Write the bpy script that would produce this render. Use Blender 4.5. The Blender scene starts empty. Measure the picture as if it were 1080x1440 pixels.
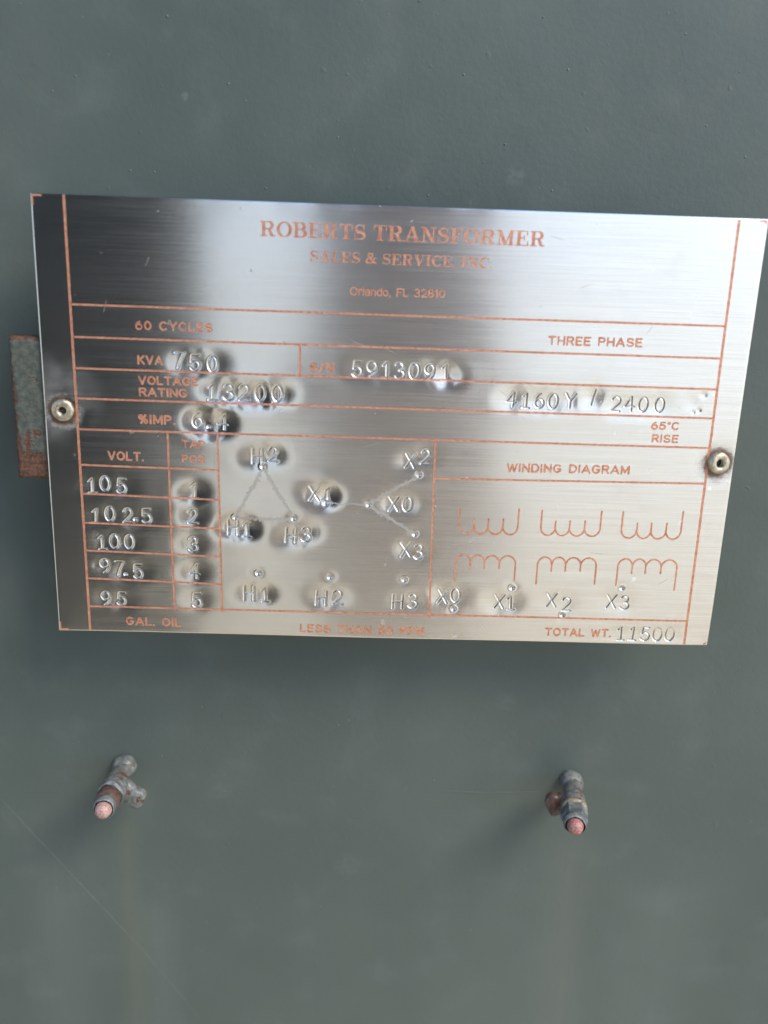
import bpy, math, random
import numpy as np

# ------------------------------------------------------------------ camera, light, exposure
scene = bpy.context.scene
PH = 128.14            # nameplate height in mm (width 200 mm)
STAND = 22.0           # mm between wall and the nameplate's front
def PW(u, v, w=0.0):   # nameplate millimetres (right, up, towards the viewer) -> world metres
    return ((u - 100.0) / 1000.0, -(STAND + w) / 1000.0, 1.2 + (v - PH / 2) / 1000.0)

from mathutils import Matrix, Vector
cam_data = bpy.data.cameras.new('camera')
cam = bpy.data.objects.new('camera', cam_data)
scene.collection.objects.link(cam)
cam_data.sensor_fit = 'HORIZONTAL'
cam_data.sensor_width = 36.0
cam_data.lens = 36.0 * 1500.0 / 1080.0
cam_data.clip_start = 0.01
cam_data.clip_end = 500.0
def PV(u, v, w): return Vector((u, -w, v))
cx = PV(0.99923, 0.03498, 0.01781)
cy = -PV(0.02754, -0.94799, 0.31710)
cz = -PV(0.02798, -0.31637, -0.94822)
m = Matrix((cx, cy, cz)).transposed().to_4x4()
m.translation = Vector(PW(89.07, 140.86, 299.61))
cam.matrix_world = m
cam_data.dof.use_dof = True
cam_data.dof.focus_distance = 0.325
cam_data.dof.aperture_fstop = 11.0
scene.camera = cam

SUN_AZ, SUN_EL = 50.0, 46.0      # degrees to the right of the wall's normal, above the horizon
world = bpy.data.worlds.new('World')
scene.world = world
world.use_nodes = True
wn = world.node_tree
sky = wn.nodes.new('ShaderNodeTexSky')
sky.sky_type = 'NISHITA'
sky.sun_disc = False
sky.sun_elevation = math.radians(SUN_EL)
sky.sun_rotation = math.radians(180.0 - SUN_AZ)
sky.dust_density = 0.6
sky.ozone_density = 2.5
sky.air_density = 0.75
bg = wn.nodes['Background']
bg.inputs['Strength'].default_value = 0.15
wn.links.new(sky.outputs[0], bg.inputs[0])

sun_data = bpy.data.lights.new('sun', 'SUN')
sun_data.energy = 1.5
sun_data.angle = math.radians(26.0)
sun_data.color = (1.0, 0.92, 0.80)
sun = bpy.data.objects.new('sun', sun_data)
scene.collection.objects.link(sun)
az, el = math.radians(SUN_AZ), math.radians(SUN_EL)
sdir = Vector((math.sin(az) * math.cos(el), -math.cos(az) * math.cos(el), math.sin(el)))
sun.rotation_euler = sdir.to_track_quat('Z', 'Y').to_euler()

vs = scene.view_settings
vs.view_transform = 'Standard'
vs.look = 'None'
vs.gamma = 1.0
vs.use_curve_mapping = False
vs.exposure = 1.45

# ------------------------------------------------------------------ tables (millimetres on the nameplate)
PRINT = [
    ('ROBERTS TRANSFORMER', 'serif', (61.48, 119.03), (139.28, 118.82), 4.03),
    ('SALES & SERVICE, INC.', 'serif', (75.09, 112.77), (125.23, 112.43), 2.95),
    ('Orlando, FL 32810', 'light', (86.23, 103.89), (112.71, 103.97), 2.42),
    ('60 CYCLES', 'sans', (26.59, 92.42), (48.24, 92.42), 2.67),
    ('THREE PHASE', 'sans', (142.33, 91.84), (169.21, 92.0), 2.71),
    ('KVA', 'sans', (26.92, 82.68), (34.1, 82.71), 2.73),
    ('S/N', 'sans', (75.29, 82.12), (82.34, 82.14), 2.84),
    ('VOLTAGE', 'sans', (26.9, 76.93), (43.88, 77.05), 2.65),
    ('RATING', 'sans', (26.97, 73.54), (40.78, 73.56), 2.68),
    ('%IMP.', 'sans', (26.47, 65.52), (37.13, 65.43), 2.93),
    ('VOLT.', 'sans', (17.27, 54.44), (27.69, 54.33), 2.85),
    ('TAP', 'sans', (38.8, 58.72), (45.36, 58.71), 2.55),
    ('POS', 'sans', (38.68, 54.23), (45.48, 54.22), 2.57),
    ('65°C', 'sans', (174.37, 68.26), (182.69, 68.3), 2.53),
    ('RISE', 'sans', (175.02, 64.44), (182.85, 64.47), 2.55),
    ('WINDING DIAGRAM', 'sans', (133.33, 54.25), (169.63, 54.56), 2.81),
    ('GAL. OIL', 'sans', (20.3, 2.19), (37.17, 1.93), 2.85),
    ('LESS THAN 50 PPM', 'sans', (73.4, 1.23), (111.59, 1.16), 2.86),
    ('TOTAL WT.', 'sans', (148.99, 1.92), (169.57, 1.99), 2.88),
]
VRULE = [((8.85, 128.45), (9.39, -0.08)), ((191.98, 127.78), (192.69, 0.05))]
HR = [((9.43, 98.94), (192.46, 98.77)), ((9.51, 89.93), (192.4, 89.6)), ((9.51, 81.1), (192.07, 80.69)), ((9.42, 72.42), (191.97, 72.18)), ((9.43, 63.43), (191.9, 63.28)), ((9.36, 52.81), (49.37, 52.35)), ((112.57, 51.67), (192.07, 52.43)), ((9.4, 44.04), (49.24, 43.24)), ((9.43, 35.0), (49.33, 34.3)), ((9.49, 26.25), (49.53, 25.34)), ((9.55, 17.34), (49.62, 16.42)), ((9.6, 8.16), (192.34, 8.15)), ((34.75, 63.26), (35.29, 7.56)), ((49.07, 63.06), (49.72, 7.25)), ((112.1, 63.07), (112.94, 7.3)), ((72.56, 89.61), (72.64, 80.82))]
STAMP = [
    ('750', [('7', 38.63, 84.21, 4.34), ('5', 43.01, 83.74, 4.35), ('0', 48.0, 83.55, 4.36)]),
    ('13200', [('1', 47.88, 75.43, 4.53), ('3', 52.32, 75.57, 4.53), ('2', 56.76, 75.5, 4.53), ('0', 61.41, 75.54, 4.53), ('0', 66.26, 75.59, 4.53)]),
    ('6.4', [('6', 43.37, 67.2, 4.6), ('.', 46.49, 65.09, 4.63), ('4', 50.49, 66.89, 4.61)]),
    ('5913091', [('5', 88.96, 83.37, 4.47), ('9', 93.1, 83.3, 4.48), ('1', 97.23, 83.32, 4.48), ('3', 100.97, 83.24, 4.48), ('0', 105.11, 83.27, 4.48), ('9', 109.47, 83.1, 4.49), ('1', 114.02, 83.14, 4.49)]),
    ('4160Y/2400', [('4', 133.21, 76.02, 4.25), ('1', 137.53, 75.74, 4.26), ('6', 141.31, 75.85, 4.26), ('0', 145.32, 75.77, 4.25), ('Y', 150.22, 76.09, 4.25), ('/', 156.68, 77.27, 4.25), ('2', 163.43, 75.6, 4.27), ('4', 167.33, 75.72, 4.27), ('0', 171.36, 75.64, 4.27), ('0', 176.11, 75.58, 4.27)]),
    ('105', [('1', 12.32, 46.53, 4.36), ('0', 16.07, 47.29, 4.35), ('5', 20.9, 46.67, 4.36)]),
    ('102.5', [('1', 12.99, 37.19, 4.33), ('0', 17.09, 38.0, 4.33), ('2', 22.28, 37.6, 4.33), ('.', 24.43, 36.44, 4.34), ('5', 27.82, 37.62, 4.33)]),
    ('100', [('1', 14.36, 28.87, 4.28), ('0', 18.06, 29.36, 4.28), ('0', 22.47, 29.33, 4.29)]),
    ('97.5', [('9', 14.84, 21.39, 4.36), ('7', 19.16, 20.71, 4.36), ('.', 20.88, 18.81, 4.37), ('5', 24.64, 19.83, 4.37)]),
    ('95', [('9', 14.66, 10.87, 4.21), ('5', 19.37, 10.77, 4.21)]),
    ('1', [('1', 42.21, 45.66, 4.38)]),
    ('2', [('2', 41.31, 37.93, 4.44)]),
    ('3', [('3', 41.33, 29.01, 4.53)]),
    ('4', [('4', 41.57, 20.4, 4.6)]),
    ('5', [('5', 42.12, 10.9, 4.45)]),
    ('H2', [('H', 60.45, 56.81, 4.29), ('2', 64.98, 57.59, 4.28)]),
    ('H1', [('H', 53.23, 34.7, 4.48), ('1', 57.33, 34.15, 4.49)]),
    ('H3', [('H', 70.42, 32.73, 4.5), ('3', 74.86, 33.15, 4.5)]),
    ('X1', [('X', 77.11, 46.03, 4.38), ('1', 81.34, 45.61, 4.39)]),
    ('X2', [('X', 105.03, 56.86, 4.31), ('2', 109.44, 58.18, 4.29)]),
    ('X0', [('X', 100.66, 43.46, 4.42), ('0', 104.76, 43.41, 4.42)]),
    ('X3', [('X', 104.83, 29.18, 4.55), ('3', 108.72, 28.61, 4.56)]),
    ('H1b', [('H', 57.86, 13.69, 4.55), ('1', 62.7, 13.36, 4.56)]),
    ('H2b', [('H', 79.74, 12.77, 4.57), ('2', 84.6, 13.14, 4.57)]),
    ('H3b', [('H', 103.03, 12.28, 4.58), ('3', 107.69, 12.55, 4.59)]),
    ('X0b', [('X', 116.72, 14.37, 4.45), ('0', 120.6, 14.83, 4.45)]),
    ('X1b', [('X', 134.09, 13.08, 4.47), ('1', 137.61, 12.71, 4.47)]),
    ('X2b', [('X', 150.06, 13.99, 4.35), ('2', 154.65, 12.82, 4.37)]),
    ('X3b', [('X', 168.43, 14.12, 4.36), ('3', 172.52, 13.76, 4.36)]),
    ('11500', [('1', 172.52, 3.39, 4.45), ('1', 176.28, 3.49, 4.45), ('5', 180.05, 3.47, 4.45), ('0', 183.82, 3.45, 4.46), ('0', 187.69, 3.56, 4.46)]),
]
DOTS = [(62.11, 53.74), (53.99, 37.94), (71.12, 38.12), (80.51, 43.05), (93.31, 43.09), (107.72, 52.61), (107.36, 34.23), (60.67, 20.38), (82.31, 19.71), (104.82, 19.53), (120.25, 10.35), (137.68, 17.76), (153.88, 9.12), (171.35, 18.57)]
SCRIBE = [((61.99, 52.99), (54.42, 38.53)), ((62.51, 53.0), (70.8, 38.78)), ((55.04, 37.66), (70.59, 37.77)), ((81.45, 43.08), (92.79, 43.08)), ((93.82, 43.66), (107.52, 52.28)), ((93.96, 42.45), (107.05, 34.45))]
COILS = [
    (1, [(120.32, 42.66), (124.83, 39.45), (129.07, 39.57), (133.52, 39.7), (137.95, 42.95)], 34.87),
    (1, [(144.86, 42.71), (149.19, 39.48), (153.47, 39.61), (158.0, 39.74), (162.66, 43.0)], 35.0),
    (1, [(169.1, 42.97), (173.74, 39.52), (178.03, 39.64), (182.57, 39.77), (187.04, 43.49)], 34.8),
    (-1, [(120.11, 19.72), (124.51, 23.78), (128.71, 23.89), (133.25, 24.02), (138.15, 20.22)], 28.02),
    (-1, [(144.85, 19.33), (149.14, 23.54), (153.35, 23.66), (157.93, 23.79), (162.69, 19.74)], 28.03),
    (-1, [(169.29, 19.45), (173.66, 23.41), (177.78, 23.53), (182.46, 23.66), (187.29, 18.31)], 28.11),
]
NIBS = [(10.96, 174.07), (17.5, 164.78), (1.44, 154.84), (8.18, 158.96), (34.06, 175.1), (37.44, 155.02), (50.6, 158.46), (55.33, 154.17), (22.35, 134.35), (29.22, 134.2), (81.49, 145.47), (73.51, 137.3), (61.11, 130.82), (-9.85, 143.38), (-12.85, 143.28), (-5.88, 140.29), (-5.84, 176.81), (108.18, 178.38), (137.46, 178.75), (145.55, 165.59), (153.02, 169.17), (116.33, 163.24), (129.21, 145.23), (107.94, 130.46), (113.07, 131.03), (139.96, 133.54), (143.72, 133.08), (177.41, 175.9), (193.87, 166.79), (185.88, 155.44), (186.31, 152.23), (198.73, 144.19), (110.4, 169.81), (94.68, 177.88), (103.13, 181.58), (173.93, 181.53), (150.61, 156.64), (123.42, 140.2), (85.5, -43.44), (89.09, -41.44), (71.11, -115.56), (80.65, -117.84), (237.32, -102.82), (57.51, -118.63), (63.71, -134.83), (20.29, -160.64), (56.55, -171.0), (154.39, -100.63), (135.75, -127.05), (126.88, -132.31), (200.71, -47.23), (212.94, -27.74), (138.94, -18.45), (141.47, -20.5), (119.3, -64.39), (109.54, -67.76), (136.65, -64.26), (232.46, -78.28), (-21.64, -19.01), (-2.7, -51.92), (25.35, -56.78), (39.32, -37.53), (46.65, -63.84), (-13.58, -111.51), (39.44, -125.54), (-22.5, -170.39)]
SCR = [(-30.89, -74.75), (-21.96, -86.96), (-3.49, -111.91), (15.84, -138.01), (36.01, -168.68)]

rng = np.random.RandomState(7)
random.seed(7)
COL = scene.collection

# ------------------------------------------------------------------ helpers
def tag(o, label=None, cat=None, group=None, kind=None):
    if label: o['label'] = label
    if cat: o['category'] = cat
    if group: o['group'] = group
    if kind: o['kind'] = kind
    return o
def empty(name, loc):
    o = bpy.data.objects.new(name, None); COL.objects.link(o)
    o.location = loc; o.empty_display_size = 0.01
    return o
def mesh_obj(name, verts, faces, mat, parent=None, smooth=True, loc=None):
    me = bpy.data.meshes.new(name)
    me.from_pydata([tuple(v) for v in verts], [], [tuple(f) for f in faces])
    if smooth: me.polygons.foreach_set('use_smooth', [True] * len(me.polygons))
    me.materials.append(mat); me.update()
    o = bpy.data.objects.new(name, me); COL.objects.link(o)
    if parent: o.parent = parent
    if loc: o.location = loc
    return o

def new_mat(name):
    mt = bpy.data.materials.new(name); mt.use_nodes = True
    return mt, mt.node_tree, mt.node_tree.nodes['Principled BSDF']
class NT:
    """small node-writing helper"""
    def __init__(s, nt): s.nt = nt
    def n(s, t, **kw):
        nd = s.nt.nodes.new(t)
        for k, v in kw.items():
            if k in nd.inputs.keys() if isinstance(k, str) else False: nd.inputs[k].default_value = v
            else: setattr(nd, k, v)
        return nd
    def link(s, a, b): s.nt.links.new(a, b)
    def math(s, op, a, b=None, clamp=False):
        nd = s.nt.nodes.new('ShaderNodeMath'); nd.operation = op; nd.use_clamp = clamp
        for i, x in enumerate((a, b)):
            if x is None: continue
            if isinstance(x, (int, float)): nd.inputs[i].default_value = x
            else: s.link(x, nd.inputs[i])
        return nd.outputs[0]
    def coords(s, scale=(1, 1, 1), loc=(0, 0, 0), kind='Object'):
        tc = s.nt.nodes.new('ShaderNodeTexCoord'); mp = s.nt.nodes.new('ShaderNodeMapping')
        mp.inputs['Scale'].default_value = scale; mp.inputs['Location'].default_value = loc
        s.link(tc.outputs[kind], mp.inputs[0]); return mp.outputs[0]
    def noise(s, vec, scale=1.0, detail=2.0, rough=0.5):
        nd = s.nt.nodes.new('ShaderNodeTexNoise')
        nd.inputs['Scale'].default_value = scale; nd.inputs['Detail'].default_value = detail; nd.inputs['Roughness'].default_value = rough
        s.link(vec, nd.inputs['Vector']); return nd.outputs['Fac']
    def ramp(s, fac, lo, hi, a=0.0, b=1.0):
        nd = s.nt.nodes.new('ShaderNodeMapRange'); nd.inputs[1].default_value = lo; nd.inputs[2].default_value = hi
        nd.inputs[3].default_value = a; nd.inputs[4].default_value = b; nd.interpolation_type = 'SMOOTHSTEP'
        s.link(fac, nd.inputs[0]); return nd.outputs[0]
    def mix(s, fac, a, b):
        nd = s.nt.nodes.new('ShaderNodeMix'); nd.data_type = 'RGBA'
        if isinstance(fac, (int, float)): nd.inputs[0].default_value = fac
        else: s.link(fac, nd.inputs[0])
        for i, x in ((6, a), (7, b)):
            if isinstance(x, tuple): nd.inputs[i].default_value = (*x, 1.0)
            else: s.link(x, nd.inputs[i])
        return nd.outputs[2]
    def bump(s, h, strength, dist, normal=None):
        nd = s.nt.nodes.new('ShaderNodeBump'); nd.inputs['Strength'].default_value = strength; nd.inputs['Distance'].default_value = dist
        s.link(h, nd.inputs['Height'])
        if normal is not None: s.link(normal, nd.inputs['Normal'])
        return nd.outputs[0]
    def radial(s, cx, cz, r):
        """distance from a point on a vertical face, as a fraction of r"""
        tc = s.nt.nodes.new('ShaderNodeTexCoord'); sp = s.nt.nodes.new('ShaderNodeSeparateXYZ'); s.link(tc.outputs['Object'], sp.inputs[0])
        dx = s.math('SUBTRACT', sp.outputs[0], cx); dz = s.math('SUBTRACT', sp.outputs[2], cz)
        d = s.math('SQRT', s.math('ADD', s.math('MULTIPLY', dx, dx), s.math('MULTIPLY', dz, dz)))
        return s.math('DIVIDE', d, r), sp

# ------------------------------------------------------------------ materials
def mat_wall():
    mt, nt, bs = new_mat('grey_green_enamel'); N = NT(nt)
    P = N.coords()
    big = N.noise(P, 9.0, 4, 0.55); mid = N.noise(P, 60.0, 4, 0.6)
    c = N.mix(N.ramp(big, 0.35, 0.7), (0.056, 0.072, 0.063), (0.070, 0.087, 0.075))
    c = N.mix(N.math('MULTIPLY', N.ramp(mid, 0.5, 0.75), 0.35), c, (0.090, 0.106, 0.095))
    # pale dusty specks and faint rub marks
    sp = N.noise(P, 420.0, 2, 0.5)
    c = N.mix(N.math('MULTIPLY', N.ramp(sp, 0.74, 0.80), 0.25), c, (0.17, 0.19, 0.18))
    # run-off streaks below the two studs, and pale rub marks
    for (u, v0, wd, col, amt) in ((12.5, -76.0, 5.5, (0.135, 0.125, 0.085), 0.24), (-14.0, -95.0, 14.0, (0.13, 0.15, 0.135), 0.22), (170.0, -82.0, 11.0, (0.13, 0.135, 0.112), 0.30), (22.0, -112.0, 9.0, (0.13, 0.15, 0.135), 0.22), (205.0, -100.0, 22.0, (0.125, 0.142, 0.128), 0.25)):
        x, _, z = PW(u, v0)
        tc = N.nt.nodes.new('ShaderNodeTexCoord'); s3 = N.nt.nodes.new('ShaderNodeSeparateXYZ'); N.link(tc.outputs['Object'], s3.inputs[0])
        wob = N.math('MULTIPLY', N.math('SUBTRACT', N.noise(N.coords((30, 1, 14)), 1.0, 2), 0.5), 0.006)
        dx = N.math('ABSOLUTE', N.math('ADD', N.math('SUBTRACT', s3.outputs[0], x), wob))
        a = N.ramp(dx, 0.0, wd * 1.3 / 1000.0, 1.0, 0.0)
        b = N.ramp(N.math('SUBTRACT', z, s3.outputs[2]), 0.0, 0.012)
        e = N.ramp(N.math('SUBTRACT', z, s3.outputs[2]), 0.05, 0.22, 1.0, 0.35)
        st = N.ramp(N.noise(N.coords((700, 1, 18)), 1.0, 3), 0.2, 0.8, 0.6, 1.0)
        f = N.math('MULTIPLY', N.math('MULTIPLY', a, b), N.math('MULTIPLY', N.math('MULTIPLY', e, st), amt))
        c = N.mix(f, c, col)
    for (u, v, r, amt) in ((132.7, 136.9, 4.0, 0.30), (38.4, 154.75, 1.6, 0.5), (142.0, -33.0, 5.0, 0.18), (90.0, -100.0, 6.0, 0.16), (46.0, -70.0, 5.0, 0.15)):
        x, _, z = PW(u, v); d, _ = N.radial(x, z, r / 1000.0)
        f = N.math('MULTIPLY', N.math('MULTIPLY', N.ramp(d, 0.3, 1.0, 1.0, 0.0), N.ramp(N.noise(P, 500, 3), 0.3, 0.7)), amt)
        c = N.mix(f, c, (0.155, 0.175, 0.165))
    N.link(c, bs.inputs['Base Color'])
    N.link(N.ramp(mid, 0.3, 0.7, 0.40, 0.52), bs.inputs['Roughness'])
    peel = N.noise(P, 520.0, 3, 0.55); fine = N.noise(P, 1500.0, 2, 0.5); wav = N.noise(P, 45.0, 2, 0.5)
    nb = N.ramp(N.noise(P, 330.0, 1, 0.4), 0.72, 0.80)
    b1 = N.bump(wav, 0.3, 0.0010)
    b2 = N.bump(peel, 0.32, 0.00020, b1)
    b3 = N.bump(fine, 0.25, 0.00008, b2)
    b4 = N.bump(nb, 0.3, 0.00018, b3)
    N.link(b4, bs.inputs['Normal'])
    return mt

def mat_steel():
    mt, nt, bs = new_mat('brushed_stainless'); N = NT(nt)
    bs.inputs['Metallic'].default_value = 1.0
    bs.inputs['Anisotropic'].default_value = 0.8
    tg = N.n('ShaderNodeTangent', direction_type='UV_MAP'); tg.uv_map = 'brush'
    N.link(tg.outputs[0], bs.inputs['Tangent'])
    br = N.noise(N.coords((22, 1, 2600)), 1.0, 3, 0.6)
    br2 = N.noise(N.coords((60, 1, 5200), (3, 0, 1)), 1.0, 2, 0.5)
    streak = N.math('ADD', N.math('MULTIPLY', br, 0.6), N.math('MULTIPLY', br2, 0.4))
    c = N.mix(N.ramp(streak, 0.3, 0.7), (0.63, 0.61, 0.585), (0.75, 0.73, 0.70))
    cloud = N.noise(N.coords(), 70.0, 3, 0.6)
    c = N.mix(N.math('MULTIPLY', N.ramp(cloud, 0.55, 0.8), 0.25), c, (0.50, 0.48, 0.44))
    # dried water spots and tiny dark pits
    spot = N.ramp(N.noise(N.coords((1, 1, 1), (2, 0, 8)), 260.0, 2, 0.5), 0.70, 0.76)
    pit = N.ramp(N.noise(N.coords((1, 1, 1), (6, 0, 3)), 900.0, 1, 0.4), 0.80, 0.84)
    c = N.mix(N.math('MULTIPLY', spot, 0.3), c, (0.80, 0.78, 0.74)); c = N.mix(N.math('MULTIPLY', pit, 0.7), c, (0.10, 0.09, 0.08))
    # rusty halo round each rivet
    rust = None
    for (u, v, r) in ((5.1, 68.3, 6.2), (195.4, 58.6, 6.8)):
        d, _ = N.radial(u / 1000, v / 1000, r / 1000)
        wob = N.math('MULTIPLY', N.math('SUBTRACT', N.noise(N.coords(), 300.0, 1), 0.5), 0.35)
        d = N.math('ADD', d, wob)
        k = N.math('MULTIPLY', N.ramp(d, 0.42, 1.05, 1.0, 0.0), N.ramp(N.noise(N.coords((1, 1, 1), (9, 0, 4)), 650.0, 3), 0.3, 0.6, 0.45, 1.0))
        rust = k if rust is None else N.math('MAXIMUM', rust, k)
    dull, _ = N.radial(0.003, 0.072, 0.016)
    smut = N.math('MULTIPLY', N.ramp(dull, 0.3, 1.0, 0.22, 0.0), N.ramp(cloud, 0.3, 0.6))
    c = N.mix(smut, c, (0.36, 0.33, 0.26))
    c = N.mix(N.math('MULTIPLY', rust, 0.8), c, (0.17, 0.10, 0.038))
    for (u, v) in ((5.1, 68.7), (195.4, 58.9)):
        d, _ = N.radial(u / 1000, v / 1000, 0.0051)
        d = N.math('ADD', d, N.math('MULTIPLY', N.math('SUBTRACT', N.noise(N.coords(), 500.0, 3), 0.5), 0.5))
        c = N.mix(N.math('MULTIPLY', N.ramp(d, 0.72, 1.0, 1.0, 0.0), 0.8), c, (0.085, 0.040, 0.014))
    N.link(c, bs.inputs['Base Color'])
    N.link(N.math('SUBTRACT', 1.0, N.math('MULTIPLY', N.math('MAXIMUM', rust, smut), 0.75)), bs.inputs['Metallic'])
    N.link(N.math('ADD', N.math('ADD', N.ramp(streak, 0.25, 0.75, 0.17, 0.24), N.math('MULTIPLY', spot, 0.12)), N.math('MULTIPLY', rust, 0.2)), bs.inputs['Roughness'])
    nb = N.bump(streak, 0.12, 0.00005)
    # brushing grooves far finer than a pixel: every point's normal is tipped up or down at random, never sideways
    def rnd(off):
        wn_ = N.nt.nodes.new('ShaderNodeTexWhiteNoise'); wn_.noise_dimensions = '3D'
        N.link(N.coords((91733.0, 1.0, 97411.0), off), wn_.inputs['Vector']); return wn_.outputs['Value']
    k = N.math('MULTIPLY', N.math('SUBTRACT', N.math('ADD', rnd((0.3, 0, 0.7)), rnd((71.1, 5, 13.7))), 1.0), 0.27)
    cv = N.nt.nodes.new('ShaderNodeCombineXYZ'); N.link(k, cv.inputs[2])
    ad = N.nt.nodes.new('ShaderNodeVectorMath'); ad.operation = 'ADD'; N.link(nb, ad.inputs[0]); N.link(cv.outputs[0], ad.inputs[1])
    nm = N.nt.nodes.new('ShaderNodeVectorMath'); nm.operation = 'NORMALIZE'; N.link(ad.outputs[0], nm.inputs[0])
    N.link(nm.outputs[0], bs.inputs['Normal'])
    return mt

def mat_copper():
    mt, nt, bs = new_mat('etched_copper'); N = NT(nt)
    g = N.noise(N.coords(), 900.0, 3, 0.6); g2 = N.noise(N.coords(), 90.0, 2)
    c = N.mix(N.ramp(g, 0.3, 0.7), (0.44, 0.17, 0.095), (0.62, 0.31, 0.20))
    c = N.mix(N.math('MULTIPLY', N.ramp(g2, 0.5, 0.75), 0.4), c, (0.34, 0.11, 0.075))
    N.link(c, bs.inputs['Base Color'])
    bs.inputs['Metallic'].default_value = 0.5; bs.inputs['Roughness'].default_value = 0.42
    N.link(N.bump(g, 0.3, 0.00006), bs.inputs['Normal'])
    return mt

def mat_scribe():
    mt, nt, bs = new_mat('scribed_bright_metal')
    bs.inputs['Metallic'].default_value = 0.4; bs.inputs['Roughness'].default_value = 0.6
    bs.inputs['Base Color'].default_value = (0.34, 0.32, 0.28, 1)
    return mt

def mat_rivet():
    mt, nt, bs = new_mat('dull_rivet_steel'); N = NT(nt)
    g = N.noise(N.coords(), 900.0, 4, 0.6)
    k = N.ramp(N.noise(N.coords((1, 1, 1), (5, 2, 1)), 420.0, 4, 0.65), 0.5, 0.72)
    c = N.mix(N.ramp(g, 0.3, 0.7), (0.36, 0.31, 0.21), (0.56, 0.51, 0.40))
    c = N.mix(N.math('MULTIPLY', k, 0.7), c, (0.20, 0.13, 0.06))
    N.link(c, bs.inputs['Base Color'])
    N.link(N.math('SUBTRACT', 0.9, N.math('MULTIPLY', k, 0.6)), bs.inputs['Metallic'])
    N.link(N.ramp(g, 0.3, 0.7, 0.36, 0.55), bs.inputs['Roughness'])
    N.link(N.bump(g, 0.5, 0.0002), bs.inputs['Normal'])
    return mt

def mat_painted_rust(name, paint, paint2, rust_bias, scale=140.0, edge=None):
    mt, nt, bs = new_mat(name); N = NT(nt)
    P = N.coords()
    g = N.noise(P, scale * 3, 4, 0.6)
    c = N.mix(N.ramp(g, 0.35, 0.65), paint, paint2)
    r = N.noise(P, scale, 5, 0.65)
    if edge is not None: r = N.math('ADD', r, edge(N))
    k = N.ramp(r, rust_bias, rust_bias + 0.05)
    rc = N.mix(N.ramp(N.noise(P, scale * 5, 4, 0.7), 0.35, 0.65), (0.030, 0.015, 0.009), (0.12, 0.050, 0.024))
    c = N.mix(k, c, rc)
    N.link(c, bs.inputs['Base Color'])
    N.link(N.math('ADD', N.math('MULTIPLY', k, 0.35), 0.42), bs.inputs['Roughness'])
    h = N.math('SUBTRACT', N.math('MULTIPLY', g, 0.5), N.math('MULTIPLY', k, 0.5))
    h2 = N.math('ADD', h, N.math('MULTIPLY', N.noise(P, scale * 8, 3), 0.3))
    N.link(N.bump(h2, 0.6, 0.0006), bs.inputs['Normal'])
    return mt

def mat_simple(name, c1, c2, rough, scale, metallic=0.0, bump=0.4, dist=0.0003):
    mt, nt, bs = new_mat(name); N = NT(nt)
    g = N.noise(N.coords(), scale, 4, 0.6)
    N.link(N.mix(N.ramp(g, 0.35, 0.65), c1, c2), bs.inputs['Base Color'])
    bs.inputs['Roughness'].default_value = rough; bs.inputs['Metallic'].default_value = metallic
    N.link(N.bump(g, bump, dist), bs.inputs['Normal'])
    return mt

M_STAMP = mat_simple('stamped_steel', (0.42, 0.40, 0.37), (0.66, 0.64, 0.60), 0.27, 1400, 1.0, 0.3, 0.00006)
M_WALL = mat_wall(); M_STEEL = mat_steel(); M_COPPER = mat_copper(); M_SCRIBE = mat_scribe(); M_RIVET = mat_rivet()

# ------------------------------------------------------------------ the setting
def grid_slab(name, x0, x1, z0, z1, nx, nz, yf, yb, mat):
    xs = np.linspace(x0, x1, nx); zs = np.linspace(z0, z1, nz)
    V = [(x, yf, z) for z in zs for x in xs] + [(x0, yb, z0), (x1, yb, z0), (x1, yb, z1), (x0, yb, z1)]
    F = [(j * nx + i, j * nx + i + 1, (j + 1) * nx + i + 1, (j + 1) * nx + i) for j in range(nz - 1) for i in range(nx - 1)]
    a = nx * nz; c00, c10, c11, c01 = 0, nx - 1, nx * nz - 1, nx * (nz - 1)
    F += [(c00, a, a + 1, c10), (c10, a + 1, a + 2, c11), (c11, a + 2, a + 3, c01), (c01, a + 3, a, c00), (a + 1, a, a + 3, a + 2)]
    return mesh_obj(name, V, F, mat, smooth=False)
wall = grid_slab('wall', -0.75, 0.75, 0.0, 1.9, 2, 2, 0.0, 0.6, M_WALL)
tag(wall, 'grey-green painted steel wall of the transformer tank', kind='structure')

M_GROUND = mat_simple('pale_concrete', (0.52, 0.43, 0.27), (0.63, 0.54, 0.37), 0.9, 6.0)
ground = mesh_obj('ground', [(-60, -60, 0), (60, -60, 0), (60, 60, 0), (-60, 60, 0)], [(0, 1, 2, 3)], M_GROUND, smooth=False)
tag(ground, 'pale sunlit concrete the transformer stands on', kind='structure')

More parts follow.
